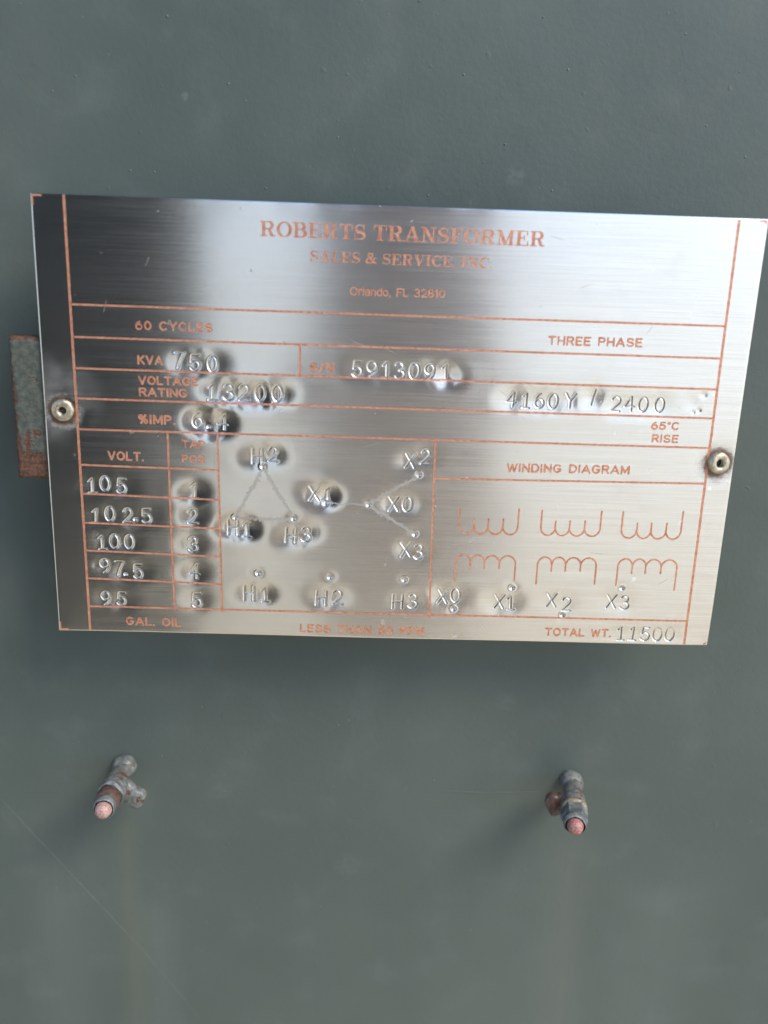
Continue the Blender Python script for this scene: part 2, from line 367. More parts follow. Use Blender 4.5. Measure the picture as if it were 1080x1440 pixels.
# small paint nibs and grit frozen into the enamel
def dome(cx, cz, r, h, n=8, y=0.0):
    V = []; F = []
    for k, (rr, hh) in enumerate(((1.0, -0.05), (0.72, 0.55), (0.32, 0.92))):
        for i in range(n):
            a = 2 * math.pi * i / n; q = rr * r * (1 + 0.18 * math.sin(3 * a + cx * 9000))
            V.append((cx + q * math.cos(a), y - hh * h, cz + q * math.sin(a)))
    V.append((cx, y - h, cz))
    for k in range(2):
        for i in range(n):
            j = (i + 1) % n; F.append((k * n + i, k * n + j, (k + 1) * n + j, (k + 1) * n + i))
    for i in range(n): F.append((2 * n + i, 2 * n + (i + 1) % n, 3 * n))
    return V, F
V, F = [], []
nibs = list(NIBS) + [(rng.uniform(-60, 270), rng.uniform(-190, 210)) for _ in range(60)]
for i, (u, v) in enumerate(nibs):
    x, _, z = PW(u, v); r = rng.uniform(0.18, 0.42) / 1000 if i < len(NIBS) else rng.uniform(0.08, 0.18) / 1000
    a, b = dome(x, z, r, r * rng.uniform(0.3, 0.65)); o = len(V); V += a; F += [tuple(q + o for q in f) for f in b]
tag(mesh_obj('paint_nib_grit', V, F, M_WALL, wall), 'tiny paint nibs scattered over the enamel', kind='stuff')
# long fine scratch and a short ridge in the paint
def ribbon_wall(name, pts, wd, h, mat, label):
    V, F = [], []
    P = [PW(*p) for p in pts]
    dense = []
    for a, b in zip(P[:-1], P[1:]):
        for t in np.linspace(0, 1, 12)[:-1]:
            dense.append((a[0] + (b[0] - a[0]) * t, a[2] + (b[2] - a[2]) * t))
    dense.append((P[-1][0], P[-1][2]))
    for i, (x, z) in enumerate(dense):
        a = dense[max(i - 1, 0)]; b = dense[min(i + 1, len(dense) - 1)]
        dx, dz = b[0] - a[0], b[1] - a[1]; l = math.hypot(dx, dz); nx, nz = -dz / l, dx / l
        q = wd / 2000 * (0.5 + 0.7 * rng.rand()) * math.sin(math.pi * min(1, (i + 0.4) / len(dense))) ** 0.4
        hh = h / 1000
        V += [(x - nx * q, 0.00001, z - nz * q), (x, -hh, z), (x + nx * q, 0.00001, z + nz * q)]
    for i in range(len(dense) - 1):
        o = 3 * i; F += [(o, o + 1, o + 4, o + 3), (o + 1, o + 2, o + 5, o + 4)]
    return tag(mesh_obj(name, V, F, mat, wall), label)
M_SCR = mat_simple('scratched_enamel', (0.10, 0.12, 0.11), (0.14, 0.155, 0.145), 0.6, 900.0)
ribbon_wall('scratch', SCR, 0.26, 0.03, M_SCR, 'long fine pale scratch running diagonally down')
ribbon_wall('paint_ridge', [(121.0, -68.3), (137.0, -69.1), (159.0, -67.9)], 1.0, 0.16, M_WALL, 'low ridge in the paint beside the stud')

# ------------------------------------------------------------------ stroke lettering
def A(cx, cy, rx, ry, a0, a1, n=14):
    return [(cx + rx * math.cos(math.radians(a0 + (a1 - a0) * i / n)), cy + ry * math.sin(math.radians(a0 + (a1 - a0) * i / n))) for i in range(n + 1)]
SANS = {
 'A': (.80, [[(0, 0), (.4, 1), (.8, 0)], [(.14, .30), (.66, .30)]]),
 'C': (.72, [A(.38, .5, .38, .5, 48, 312, 20)]),
 'D': (.70, [[(0, 0), (0, 1), (.3, 1)] + A(.3, .5, .4, .5, 90, -90) + [(0, 0)]]),
 'E': (.56, [[(.56, 1), (0, 1), (0, 0), (.56, 0)], [(0, .52), (.5, .52)]]),
 'F': (.55, [[(.55, 1), (0, 1), (0, 0)], [(0, .5), (.48, .5)]]),
 'G': (.76, [A(.38, .5, .38, .5, 48, 335, 20) + [(.73, .46), (.44, .46)]]),
 'H': (.66, [[(0, 0), (0, 1)], [(.66, 0), (.66, 1)], [(0, .5), (.66, .5)]]),
 'I': (.02, [[(0, 0), (0, 1)]]),
 'K': (.66, [[(0, 0), (0, 1)], [(.64, 1), (0, .38)], [(.22, .58), (.66, 0)]]),
 'L': (.54, [[(0, 1), (0, 0), (.54, 0)]]),
 'M': (.80, [[(0, 0), (0, 1), (.4, .15), (.8, 1), (.8, 0)]]),
 'N': (.68, [[(0, 0), (0, 1), (.68, 0), (.68, 1)]]),
 'O': (.78, [A(.39, .5, .39, .5, 0, 360, 26)]),
 'P': (.60, [[(0, 0), (0, 1), (.33, 1)] + A(.33, .74, .27, .26, 90, -90) + [(0, .48)]]),
 'R': (.64, [[(0, 0), (0, 1), (.35, 1)] + A(.35, .75, .27, .25, 90, -90) + [(0, .5)], [(.36, .5), (.64, 0)]]),
 'S': (.66, [A(.33, .75, .31, .25, 25, 270) + A(.33, .25, .33, .25, 90, -155)[1:]]),
 'T': (.68, [[(0, 1), (.68, 1)], [(.34, 1), (.34, 0)]]),
 'V': (.74, [[(0, 1), (.37, 0), (.74, 1)]]),
 'W': (1.0, [[(0, 1), (.25, 0), (.5, .9), (.75, 0), (1, 1)]]),
 'X': (.66, [[(0, 0), (.66, 1)], [(0, 1), (.66, 0)]]),
 'Y': (.70, [[(0, 1), (.35, .48), (.7, 1)], [(.35, .48), (.35, 0)]]),
 '0': (.62, [A(.31, .5, .31, .5, 0, 360, 26)]),
 '1': (.30, [[(0, .78), (.24, 1), (.24, 0)]]),
 '2': (.60, [A(.3, .71, .29, .29, 165, -38) + [(0, 0), (.62, 0)]]),
 '3': (.60, [A(.29, .75, .26, .25, 155, -90) + A(.29, .26, .31, .26, 90, -155)[0:]]),
 '4': (.66, [[(.48, 0), (.48, 1), (0, .3), (.66, .3)]]),
 '5': (.60, [[(.54, 1), (.1, 1), (.04, .52)] + A(.28, .32, .32, .32, 138, -150)]),
 '6': (.62, [A(.31, .31, .30, .31, 0, 360, 22), A(.55, .33, .54, .67, 105, 182)]),
 '7': (.60, [[(0, 1), (.6, 1), (.36, .5), (.22, 0)]]),
 '8': (.60, [A(.3, .76, .25, .24, 0, 360, 20), A(.3, .27, .3, .27, 0, 360, 20)]),
 '9': (.62, [A(.31, .69, .30, .31, 0, 360, 22), A(.07, .67, .54, .67, -75, 2)]),
 '/': (.42, [[(0, -.02), (.42, 1.02)]]),
 '.': (.04, [[(.01, .0), (.03, .0)]]),
 ',': (.08, [[(.06, .02), (.06, -.02), (.0, -.16)]]),
 '°': (.24, [A(.12, .88, .11, .11, 0, 360, 12)]),
 '%': (.84, [A(.17, .76, .16, .23, 0, 360, 14), A(.67, .24, .16, .23, 0, 360, 14), [(.2, 0), (.64, 1)]]),
 ' ': (.34, []),
 'r': (.30, [[(0, 0), (0, .72)], A(.30, .42, .28, .30, 180, 88, 8)]),
 'l': (.02, [[(0, 0), (0, 1)]]),
 'a': (.50, [A(.24, .50, .24, .22, 160, 0, 8) + [(.48, 0)], A(.24, .21, .25, .21, 40, 320, 14) + [(.48, .2)]]),
 'n': (.46, [[(0, 0), (0, .72)], A(.23, .48, .23, .24, 180, 0, 10) + [(.46, 0)]]),
 'd': (.52, [[(.52, 0), (.52, 1)], A(.26, .36, .26, .36, 0, 360, 20)]),
 'o': (.54, [A(.27, .36, .27, .36, 0, 360, 20)]),
}
def vw(pts, f): return (pts, [f(i / (len(pts) - 1)) for i in range(len(pts))])
TK, TN, SF = .105, .040, .036
def bulge(t): return TN + (TK - TN) * math.sin(math.pi * t) ** 0.9
def ser(x0, x1, y): return ([(x0, y), (x1, y)], SF)
def tick(x, y0, y1): return ([(x, y0), (x, y1)], SF * 1.05)
def ring(cx, cy, rx, ry):
    p = A(cx, cy, rx, ry, 0, 360, 32); return (p, [TN * .9 + (TK - TN * .9) * abs(math.cos(2 * math.pi * i / 32)) ** 1.3 for i in range(33)])
B0, B1 = SF, 1 - SF
def sstroke(x0):
    p = A(x0 + .34, .735, .26, .225, 35, 250, 14) + A(x0 + .36, .265, .28, .225, 70, -145, 14)
    k = len(p) - 1; return (p, [TN + (TK * 1.02 - TN) * math.exp(-((i / k - .5) / .2) ** 2) for i in range(k + 1)])
SERIF = {
 'R': (.98, [([(.22, 0), (.22, 1)], TK), ser(.02, .44, B0), ser(.02, .5, B1), ([(.22, .50), (.52, .50)], TN), vw(A(.52, .73, .24, .235, 90, -90), bulge), ([(.50, .50), (.62, .36), (.70, .12), (.80, .045), (.94, .07)], [TN, TK * .9, TK, TN * 1.3, TN * .8])]),
 'O': (.96, [ring(.48, .5, .385, .465)]),
 'B': (.90, [([(.22, 0), (.22, 1)], TK), ser(.02, .5, B0), ser(.02, .5, B1), ([(.22, .53), (.54, .53)], TN), vw(A(.50, .745, .22, .215, 90, -90), bulge), vw(A(.52, .285, .26, .245, 90, -90), bulge), ([(.2, B0), (.54, B0)], TN)]),
 'E': (.86, [([(.22, 0), (.22, 1)], TK), ser(.02, .78, B0), ser(.02, .74, B1), ([(.22, .52), (.56, .52)], TN), tick(.56, .38, .66), tick(.74, .72, .96), tick(.79, .04, .30)]),
 'T': (.88, [([(.44, 0), (.44, 1)], TK), ser(.22, .66, B0), ser(.05, .83, B1), tick(.05, .70, .96), tick(.83, .70, .96)]),
 'S': (.74, [sstroke(.02), tick(.62, .70, .97), tick(.06, .03, .32)]),
 'A': (.98, [([(.14, .02), (.46, .98)], TN), ([(.48, .99), (.80, .02)], TK), ([(.24, .32), (.66, .32)], TN), ser(.0, .30, B0), ser(.60, .99, B0)]),
 'N': (1.0, [([(.20, .02), (.20, .96)], TN), ([(.22, .95), (.78, .06)], TK), ([(.80, .04), (.80, .98)], TN), ser(.04, .36, B0), ser(.02, .30, B1), ser(.64, .97, B1)]),
 'F': (.82, [([(.22, 0), (.22, 1)], TK), ser(.02, .46, B0), ser(.02, .74, B1), ([(.22, .50), (.54, .50)], TN), tick(.54, .36, .64), tick(.74, .70, .96)]),
 'M': (1.16, [([(.20, .02), (.20, .96)], TN), ([(.22, .95), (.56, .06)], TK), ([(.58, .06), (.92, .96)], TN), ([(.94, 0), (.94, 1)], TK), ser(.04, .36, B0), ser(.02, .30, B1), ser(.74, 1.13, B0), ser(.90, 1.13, B1)]),
 'L': (.80, [([(.22, 0), (.22, 1)], TK), ser(.02, .74, B0), ser(.02, .46, B1), tick(.75, .04, .34)]),
 'V': (.96, [([(.18, .98), (.48, .03)], TK), ([(.50, .03), (.80, .97)], TN), ser(.0, .38, B1), ser(.64, .95, B1)]),
 'I': (.46, [([(.22, 0), (.22, 1)], TK), ser(.02, .42, B0), ser(.02, .42, B1)]),
 'C': (.88, [vw(A(.48, .5, .38, .46, 48, 318, 26), lambda t: TN + (TK - TN) * math.sin(math.pi * t) ** 1.6), tick(.80, .66, .97)]),
 '&': (.98, [vw(A(.40, .77, .17, .19, -60, 250, 18), bulge), ([(.34, .60), (.58, .26), (.90, .05)], [TK * .8, TK, TK * .7]), vw(A(.36, .27, .29, .23, 110, 345, 18), bulge), ([(.64, .2), (.80, .50)], TN), ser(.66, .94, .52)]),
 ',': (.22, [([(.10, .08), (.10, .07)], .085), ([(.13, .05), (.04, -.14)], TN)]),
 '.': (.22, [([(.10, .09), (.10, .088)], .088)]),
 ' ': (.34, []),
}

def seg_sdf(X, Y, pts, hw):
    """signed distance to a stroke whose half width may vary along it"""
    d = np.full(X.shape, 1e9)
    hws = hw if isinstance(hw, (list, tuple)) else [hw] * len(pts)
    for (a, b, wa, wb) in zip(pts[:-1], pts[1:], hws[:-1], hws[1:]):
        bx, by = b[0] - a[0], b[1] - a[1]; L2 = bx * bx + by * by + 1e-12
        t = np.clip(((X - a[0]) * bx + (Y - a[1]) * by) / L2, 0, 1)
        d = np.minimum(d, np.hypot(X - a[0] - t * bx, Y - a[1] - t * by) - (wa + (wb - wa) * t))
    return d

_perm = np.random.RandomState(3).rand(64, 64)
def vnoise(x, y):
    xi = np.floor(x).astype(int); yi = np.floor(y).astype(int); fx = x - xi; fy = y - yi
    fx = fx * fx * (3 - 2 * fx); fy = fy * fy * (3 - 2 * fy)
    g = lambda i, j: _perm[i % 64, j % 64]
    return (g(xi, yi) * (1 - fx) + g(xi + 1, yi) * fx) * (1 - fy) + (g(xi, yi + 1) * (1 - fx) + g(xi + 1, yi + 1) * fx) * fy - 0.5

# ------------------------------------------------------------------ the nameplate's beaten surface (mm height field)
STEP = 0.17
nu, nv = int(round(200 / STEP)) + 1, int(round(PH / STEP)) + 1
U = np.linspace(0, 200, nu); Vv = np.linspace(0, PH, nv)
GU, GV = np.meshgrid(U, Vv)
Hf = np.zeros((nv, nu)); GRV = np.full((nv, nu), 1e9); DNT = np.zeros((nv, nu)); RIM = np.zeros((nv, nu)); OWN = np.full((nv, nu), -1, int)
# gentle overall buckling
Hf += 0.10 * np.sin(GU / 200 * math.pi * 1.0) * np.cos(GV / PH * 2.2) + 0.35 * vnoise(GU / 48 + 3, GV / 42 + 9) + 0.10 * vnoise(GU / 21 + 30, GV / 19 + 5)
def win(u, v, r):
    i0, i1 = max(0, int((u - r) / STEP)), min(nu, int((u + r) / STEP) + 2); j0, j1 = max(0, int((v - r) / STEP)), min(nv, int((v + r) / STEP) + 2)
    return slice(j0, j1), slice(i0, i1)
def dent(u, v, depth, su, sv=None, rot=0.0):
    sv = sv or su; s = win(u, v, 3.5 * max(su, sv)); dx, dy = GU[s] - u, GV[s] - v
    c, q = math.cos(rot), math.sin(rot); a, b = c * dx + q * dy, -q * dx + c * dy
    qq = a * a / (su * su) + b * b / (sv * sv); dd = depth * (1 - 0.30 * qq) * np.exp(-qq / 2); RIM[s] += 0.9 * np.maximum(-dd, 0); dd = np.maximum(dd, 0); DNT[s] = (DNT[s] ** 2.2 + dd ** 2.2) ** (1 / 2.2)
STRONG = {'13200': 1.3, '6.4': 2.0, '4160Y/2400': 1.0, '1': 1.7, '4': 1.3, 'H1': 1.4, 'X1': 1.5, 'H2': 1.4, 'H3': 1.3, 'H1b': 1.0, 'H2b': 1.0, '105': .6, '102.5': .6, '97.5': .7, '95': .7, '100': .7, 'X2b': .6, 'X3b': .6, '2': 1.1, '5913091': .75, '11500': .5, 'X0b': .9, 'X1b': .9, '750': .8, '3': 1.0}
for k, (txt, chars) in enumerate(STAMP):
    st = STRONG.get(txt, 0.8)
    for ci, (ch, u, v, h) in enumerate(chars):
        hit = st * (0.7 + 0.6 * rng.rand())
        if txt == '13200' and ci >= 3: hit *= 1.5
        if txt == '5913091' and ci == 6: hit *= 2.0
        if ch == '1' and txt in ('H1', 'X1', '1'): hit *= 1.4
        dent(u + rng.uniform(-.5, .7), v + rng.uniform(-.5, .6), 0.15 * hit, 1.7, 2.1, rng.uniform(-.4, .4))
        dent(u + rng.uniform(-.8, .8), v - rng.uniform(-.5, 1.0), 0.26 * hit, 3.4, 3.0, rng.uniform(-.4, .4))
        w, strokes = SANS[ch]
        strokes = [list(s) for s in strokes]
        if ch == '1': strokes += [[(.0, 0.0), (.48, 0.0)]]; w = .48
        sx = h * 0.95; rot = rng.uniform(-.06, .06) + (0.12 if ch == '/' else 0)
        hw = 0.165 if ch != '.' else 0.46
        s = win(u, v, h * 0.8); dx, dy = GU[s] - u, GV[s] - v
        c, q = math.cos(rot), math.sin(rot); a, b = c * dx + q * dy + w * sx / 2, -q * dx + c * dy + h / 2
        if ch == '.': b = b - h / 2
        d = np.full(a.shape, 1e9)
        for pts in strokes: d = np.minimum(d, seg_sdf(a, b, [(x * sx, y * h) for x, y in pts], hw))
        # some blows land unevenly: one side of the character bites deeper
        tilt = np.clip(1.0 + rng.uniform(-.35, .35) * dx / h * 2 + rng.uniform(-.3, .3) * dy / h * 2, .25, 1.5)
        if txt == '11500' and ci >= 3: tilt = np.clip(0.75 - dy / h * 1.8, 0.0, 1.3)
        prof = np.clip(1 - (d + hw) / (hw + 0.17), 0, 1)
        Hf[s] -= (0.42 if ch == '.' else 0.17) * tilt * prof ** 1.1
        Hf[s] += 0.022 * tilt * np.exp(-((d - 0.24) / 0.14) ** 2)
        lower = d < GRV[s]
        OWN[s] = np.where((d < 0.06) & lower, k, OWN[s]); GRV[s] = np.minimum(GRV[s], d)
DOT0 = len(STAMP)
for i, (u, v) in enumerate(DOTS):
    s = win(u, v, 4); r = np.hypot(GU[s] - u, GV[s] - v)
    Hf[s] -= 0.40 * np.clip(1 - r / 0.85, 0, 1) ** 0.9
    Hf[s] += 0.06 * np.exp(-((r - 1.0) / 0.3) ** 2)
    dent(u, v, 0.10, 1.6)
    OWN[s] = np.where(r < 0.8, DOT0 + i, OWN[s])
for (u, v, d, r) in ((187.7, 74.4, .16, .6), (186.2, 73.8, .14, .5), (188.6, 78.9, .16, .9), (185.5, 76.5, .10, 2.0), (8.4, 55.7, .05, .7), (13.8, 31.0, .08, 1.0), (12.2, 21.5, .08, 1.1), (73.4, 33.6, .12, .3)):
    dent(u, v, d, r)
Hf -= 0.55 * np.exp(-np.hypot(GU - 200, GV - 0) / 9.0) + 0.35 * np.exp(-np.hypot(GU - 0, GV - PH) / 11.0) - 0.4 * np.exp(-np.hypot(GU - 0, GV - 0) / 10.0)
Hf += 0.05 * vnoise(GU / 7, GV * 0 + 2.0) * np.exp(-np.minimum(GV, PH - GV) / 2.0)
# shallow press round the rivets
dent(5.1, 68.8, .25, 4.0); dent(195.4, 58.9, .25, 4.0)
for _ in range(3):      # soften where neighbouring dents meet
    DNT[1:-1, 1:-1] = (DNT[1:-1, 1:-1] * 2 + DNT[:-2, 1:-1] + DNT[2:, 1:-1] + DNT[1:-1, :-2] + DNT[1:-1, 2:]) / 6
Hf += RIM - DNT
# sheared edge: the face rolls off over the last half millimetre
ed = np.minimum(np.minimum(GU, 200 - GU), np.minimum(GV, PH - GV))
Hf -= 0.09 * np.clip(1 - ed / 0.45, 0, 1) ** 2
gy, gx = np.gradient(Hf, STEP)
NRM = np.dstack([-gx, -np.ones_like(gx), -gy]); NRM /= np.linalg.norm(NRM, axis=2, keepdims=True)
def Hat(u, v):
    x = np.clip(np.asarray(u) / STEP, 0, nu - 1.001); y = np.clip(np.asarray(v) / (PH / (nv - 1)), 0, nv - 1.001)
    i, j = x.astype(int), y.astype(int); fx, fy = x - i, y - j
    return (Hf[j, i] * (1 - fx) + Hf[j, i + 1] * fx) * (1 - fy) + (Hf[j + 1, i] * (1 - fx) + Hf[j + 1, i + 1] * fx) * fy

plate = empty('nameplate', PW(0, 0, 0))
tag(plate, 'brushed steel nameplate with copper lettering, stamped figures and two rivets', 'nameplate')

ids = np.arange(nu * nv).reshape(nv, nu)
q = np.stack([ids[:-1, :-1], ids[:-1, 1:], ids[1:, 1:], ids[1:, :-1]], axis=2).reshape(-1, 4)
own = OWN[:-1, :-1].reshape(-1)
ALLV = np.stack([GU.ravel() / 1000, -Hf.ravel() / 1000, GV.ravel() / 1000], axis=1)
ALLN = NRM.reshape(-1, 3); ALLUV = np.stack([GV.ravel() / 100, GU.ravel() / 100], axis=1)
def sheet_part(name, faces, extra=None, mat=None):
    used, inv = np.unique(faces, return_inverse=True)
    vv = ALLV[used]; nn = ALLN[used]; uv = ALLUV[used]; ff = inv.reshape(-1, 4)
    if extra is not None:
        ev, en, ef = extra; ff = np.concatenate([ff, ef + len(vv)]); vv = np.concatenate([vv, ev]); nn = np.concatenate([nn, en]); uv = np.concatenate([uv, ev[:, [2, 0]] * 10])
    me = bpy.data.meshes.new(name)
    me.vertices.add(len(vv)); me.vertices.foreach_set('co', vv.astype(np.float32).ravel())
    me.loops.add(ff.size); me.loops.foreach_set('vertex_index', ff.astype(np.int32).ravel())
    me.polygons.add(len(ff)); me.polygons.foreach_set('loop_start', np.arange(0, ff.size, 4, dtype=np.int32))
    me.polygons.foreach_set('use_smooth', np.ones(len(ff), bool))
    uvl = me.uv_layers.new(name='brush'); uvl.data.foreach_set('uv', uv[ff.ravel()].astype(np.float32).ravel())
    me.materials.append(mat or M_STEEL); me.update(calc_edges=True); me.validate()
    me.normals_split_custom_set_from_vertices(nn.astype(np.float32))
    o = bpy.data.objects.new(name, me); COL.objects.link(o); o.parent = plate
    return o
# rim and back of the sheet
BACK = 1.0
rim = np.concatenate([ids[0, :], ids[1:, -1], ids[-1, -2::-1], ids[-2:0:-1, 0]])
rn = np.zeros((len(rim), 3)); nb = [nu, nv - 1, nu - 1, nv - 2]; dirs = [(0, 0, -1), (1, 0, 0), (0, 0, 1), (-1, 0, 0)]
k = 0
for c, dv in zip(nb, dirs): rn[k:k + c] = dv; k += c
ra = ALLV[rim]; rb = ra.copy(); rb[:, 1] = BACK / 1000
n0 = len(rim); ii = np.arange(n0); jj = (ii + 1) % n0
ev = np.concatenate([ra, rb, np.array([[0, BACK, 0], [200, BACK, 0], [200, BACK, PH], [0, BACK, PH]]) / 1000.0])
en = np.concatenate([rn, rn, np.tile([0, 1.0, 0], (4, 1))])
ef = np.concatenate([np.stack([ii, ii + n0, jj + n0, jj], axis=1), [[2 * n0 + 1, 2 * n0, 2 * n0 + 3, 2 * n0 + 2]]])
sheet_part('sheet', q[own < 0], (ev, en, ef))
for k, (txt, chars) in enumerate(STAMP):
    f = q[own == k]
    t = txt.rstrip('b')
    tag(sheet_part('stamped_character_line', f, None, M_STAMP), 'hand-stamped characters reading ' + t)
for i in range(len(DOTS)):
    f = q[own == DOT0 + i]
    if len(f): sheet_part('punch_mark', f, None, M_STAMP)

# ------------------------------------------------------------------ etched copper lettering and rules
def contour_mesh(name, D, u0, v0, step, lift, mat):
    """the area D < 0 as a mesh lying on the sheet"""
    ny, nx = D.shape; ins = D < 0
    cell = ins[:-1, :-1] | ins[:-1, 1:] | ins[1:, 1:] | ins[1:, :-1]
    V, F, key = [], [], {}
    def vert(kk, x, y):
        r = key.get(kk)
        if r is None: r = key[kk] = len(V); V.append((x, y))
        return r
    for j, i in zip(*np.nonzero(cell)):
        cs = ((i, j), (i + 1, j), (i + 1, j + 1), (i, j + 1)); poly = []
        for a in range(4):
            (xa, ya), (xb, yb) = cs[a], cs[(a + 1) % 4]; da, db = D[ya, xa], D[yb, xb]
            if da < 0: poly.append(vert((xa, ya), xa, ya))
            if (da < 0) != (db < 0):
                t = da / (da - db); kk = (xa, ya, xb, yb) if (xa, ya) < (xb, yb) else (xb, yb, xa, ya)
                poly.append(vert(kk, xa + (xb - xa) * t, ya + (yb - ya) * t))
        if len(poly) >= 3: F.append(poly)
    if not V: return None
    P = np.array(V, float); uu = u0 + P[:, 0] * step; vv = v0 + P[:, 1] * step
    hh = Hat(uu, vv) + lift
    return mesh_obj(name, np.stack([uu / 1000, -hh / 1000, vv / 1000], axis=1), F, mat, plate)

WORN = {'60 CYCLES': .10, 'THREE PHASE': .10, 'WINDING DIAGRAM': .10, 'SALES & SERVICE, INC.': .07, 'LESS THAN 50 PPM': .04, 'POS': .09, 'TAP': .09, 'KVA': .07, 'Orlando, FL 32810': .02, 'TOTAL WT.': .06}
def print_text(txt, style, p0, p1, cap):
    font = SERIF if style == 'serif' else SANS
    gap = {'serif': .07, 'sans': .34, 'light': .24}[style]
    if txt in ('VOLTAGE', 'RATING', '65°C'): gap = .30
    hw = {'sans': .110, 'light': .08, 'serif': 0}[style]
    xs, x = [], 0.0
    for ch in txt: xs.append(x); x += font[ch][0] + gap
    total = x - gap + 2 * hw
    L = math.hypot(p1[0] - p0[0], p1[1] - p0[1]); ang = math.atan2(p1[1] - p0[1], p1[0] - p0[0]); k = L / (total * cap)
    step = 0.07; pad = 0.28 * cap
    nxg = int((L + 2 * pad) / step); nyg = int((cap + 2 * pad + abs(p1[1] - p0[1])) / step)
    u0 = p0[0] - pad; v0 = min(p0[1], p1[1]) - pad
    gu, gv = np.meshgrid(u0 + np.arange(nxg) * step, v0 + np.arange(nyg) * step)
    c, s = math.cos(ang), math.sin(ang)
    a = (c * (gu - p0[0]) + s * (gv - p0[1])) / (cap * k); b = (-s * (gu - p0[0]) + c * (gv - p0[1])) / cap
    D = np.full(gu.shape, 1e9)
    for ch, x in zip(txt, xs):
        w, strokes = font[ch]
        sel = np.nonzero((a[0] > x - .2) & (a[0] < x + w + .4))[0]
        if not len(strokes) or not len(sel): continue
        i0, i1 = sel[0], sel[-1] + 1
        aa, bb = a[:, i0:i1] - x - hw, b[:, i0:i1]
        d = np.full(aa.shape, 1e9)
        for stx in strokes:
            if style == 'serif':
                e = seg_sdf(aa, bb, stx[0], stx[1])
            else:
                e = seg_sdf(aa * k, bb, [(px * k, hw + py * (1 - 2 * hw)) for px, py in stx], hw)
            d = np.minimum(d, e)
        if style == 'serif' and ch not in ',': d = np.maximum(d, np.maximum(-bb, bb - 1))
        D[:, i0:i1] = np.minimum(D[:, i0:i1], d)
    wear = WORN.get(txt, .03)
    nz = vnoise(gu * 3.1, gv * 3.1) * .6 + vnoise(gu * 7.3 + 5, gv * 7.3) * .5
    D = D + wear * 0.55 * nz + np.maximum(0, vnoise(gu * .35 + 7, gv * .9) - 0.12) * wear * 1.0
    o = contour_mesh('printed_lettering', D * cap, u0, v0, step, 0.022, M_COPPER)
    tag(o, 'copper lettering reading ' + txt)
for args in PRINT: print_text(*args)

def rule(p0, p1, wd, lift, name='rule_line'):
    L = math.hypot(p1[0] - p0[0], p1[1] - p0[1]); n = max(4, int(L / 0.35))
    tx, ty = (p1[0] - p0[0]) / L, (p1[1] - p0[1]) / L; nx, ny = -ty, tx
    V, F = [], []
    ph = rng.rand() * 50
    for i in range(n + 1):
        t = i / n * L; cx0, cy0 = p0[0] + tx * t, p0[1] + ty * t
        e0 = wd / 2 * (1 + .28 * float(vnoise(np.array(t * 1.7 + ph), np.array(1.3)))); e1 = wd / 2 * (1 + .28 * float(vnoise(np.array(t * 1.7 + ph), np.array(7.7))))
        for (e, lf) in ((-e0, lift), (-e0 * .5, lift - .008), (e1 * .5, lift - .008), (e1, lift)):
            uu, vv = min(max(cx0 + nx * e, .02), 199.98), min(max(cy0 + ny * e, .02), PH - .02); V.append((uu / 1000, -(float(Hat(uu, vv)) + lf) / 1000, vv / 1000))
    for i in range(n):
        for a in range(3): o = 4 * i + a; F.append((o, o + 4, o + 5, o + 1))
    return mesh_obj(name, V, F, M_COPPER, plate)
def clampv(p): return (p[0], min(max(p[1], .12), PH - .12))
for a, b in VRULE: rule(clampv(a), clampv(b), 0.74, 0.020)
for a, b in HR: rule(a, b, 0.60 if abs(a[1] - b[1]) < 3 else 0.62, 0.034)
# etched corner marks
for (u, v, du, dv) in ((.35, PH - .45, 2.6, -2.6), (.5, .5, 2.4, 2.4), (199.5, PH - .5, -1.8, -.7), (199.6, .45, -.9, .7)):
    rule((u, v), (u + du, v), 0.5, 0.030, 'corner_mark'); rule((u, v - math.copysign(.25, dv)), (u, v + dv), 0.5, 0.024, 'corner_mark')

# winding coils
for (sgn, pts, vb) in COILS:
    u0 = min(p[0] for p in pts) - 1.5; u1 = max(p[0] for p in pts) + 1.5; v0 = min([p[1] for p in pts] + [vb]) - 1.5; v1 = max([p[1] for p in pts] + [vb]) + 1.5
    step = 0.1; gu, gv = np.meshgrid(np.arange(u0, u1, step), np.arange(v0, v1, step)); D = np.full(gu.shape, 1e9)
    for n in range(4):
        a, b = pts[n], pts[n + 1]; cxm = (a[0] + b[0]) / 2; rx = (b[0] - a[0]) / 2; ry = 2.6
        yc = vb + sgn * ry
        arc = [(cxm + rx * math.cos(t), yc - sgn * ry * math.sin(t)) for t in np.linspace(math.pi, 0, 17)]
        D = np.minimum(D, seg_sdf(gu, gv, [a] + arc + [b], 0.27))
    D += .12 * vnoise(gu * 2.5, gv * 2.5)
    o = contour_mesh('winding_coil', D, u0, v0, step, 0.022, M_COPPER)

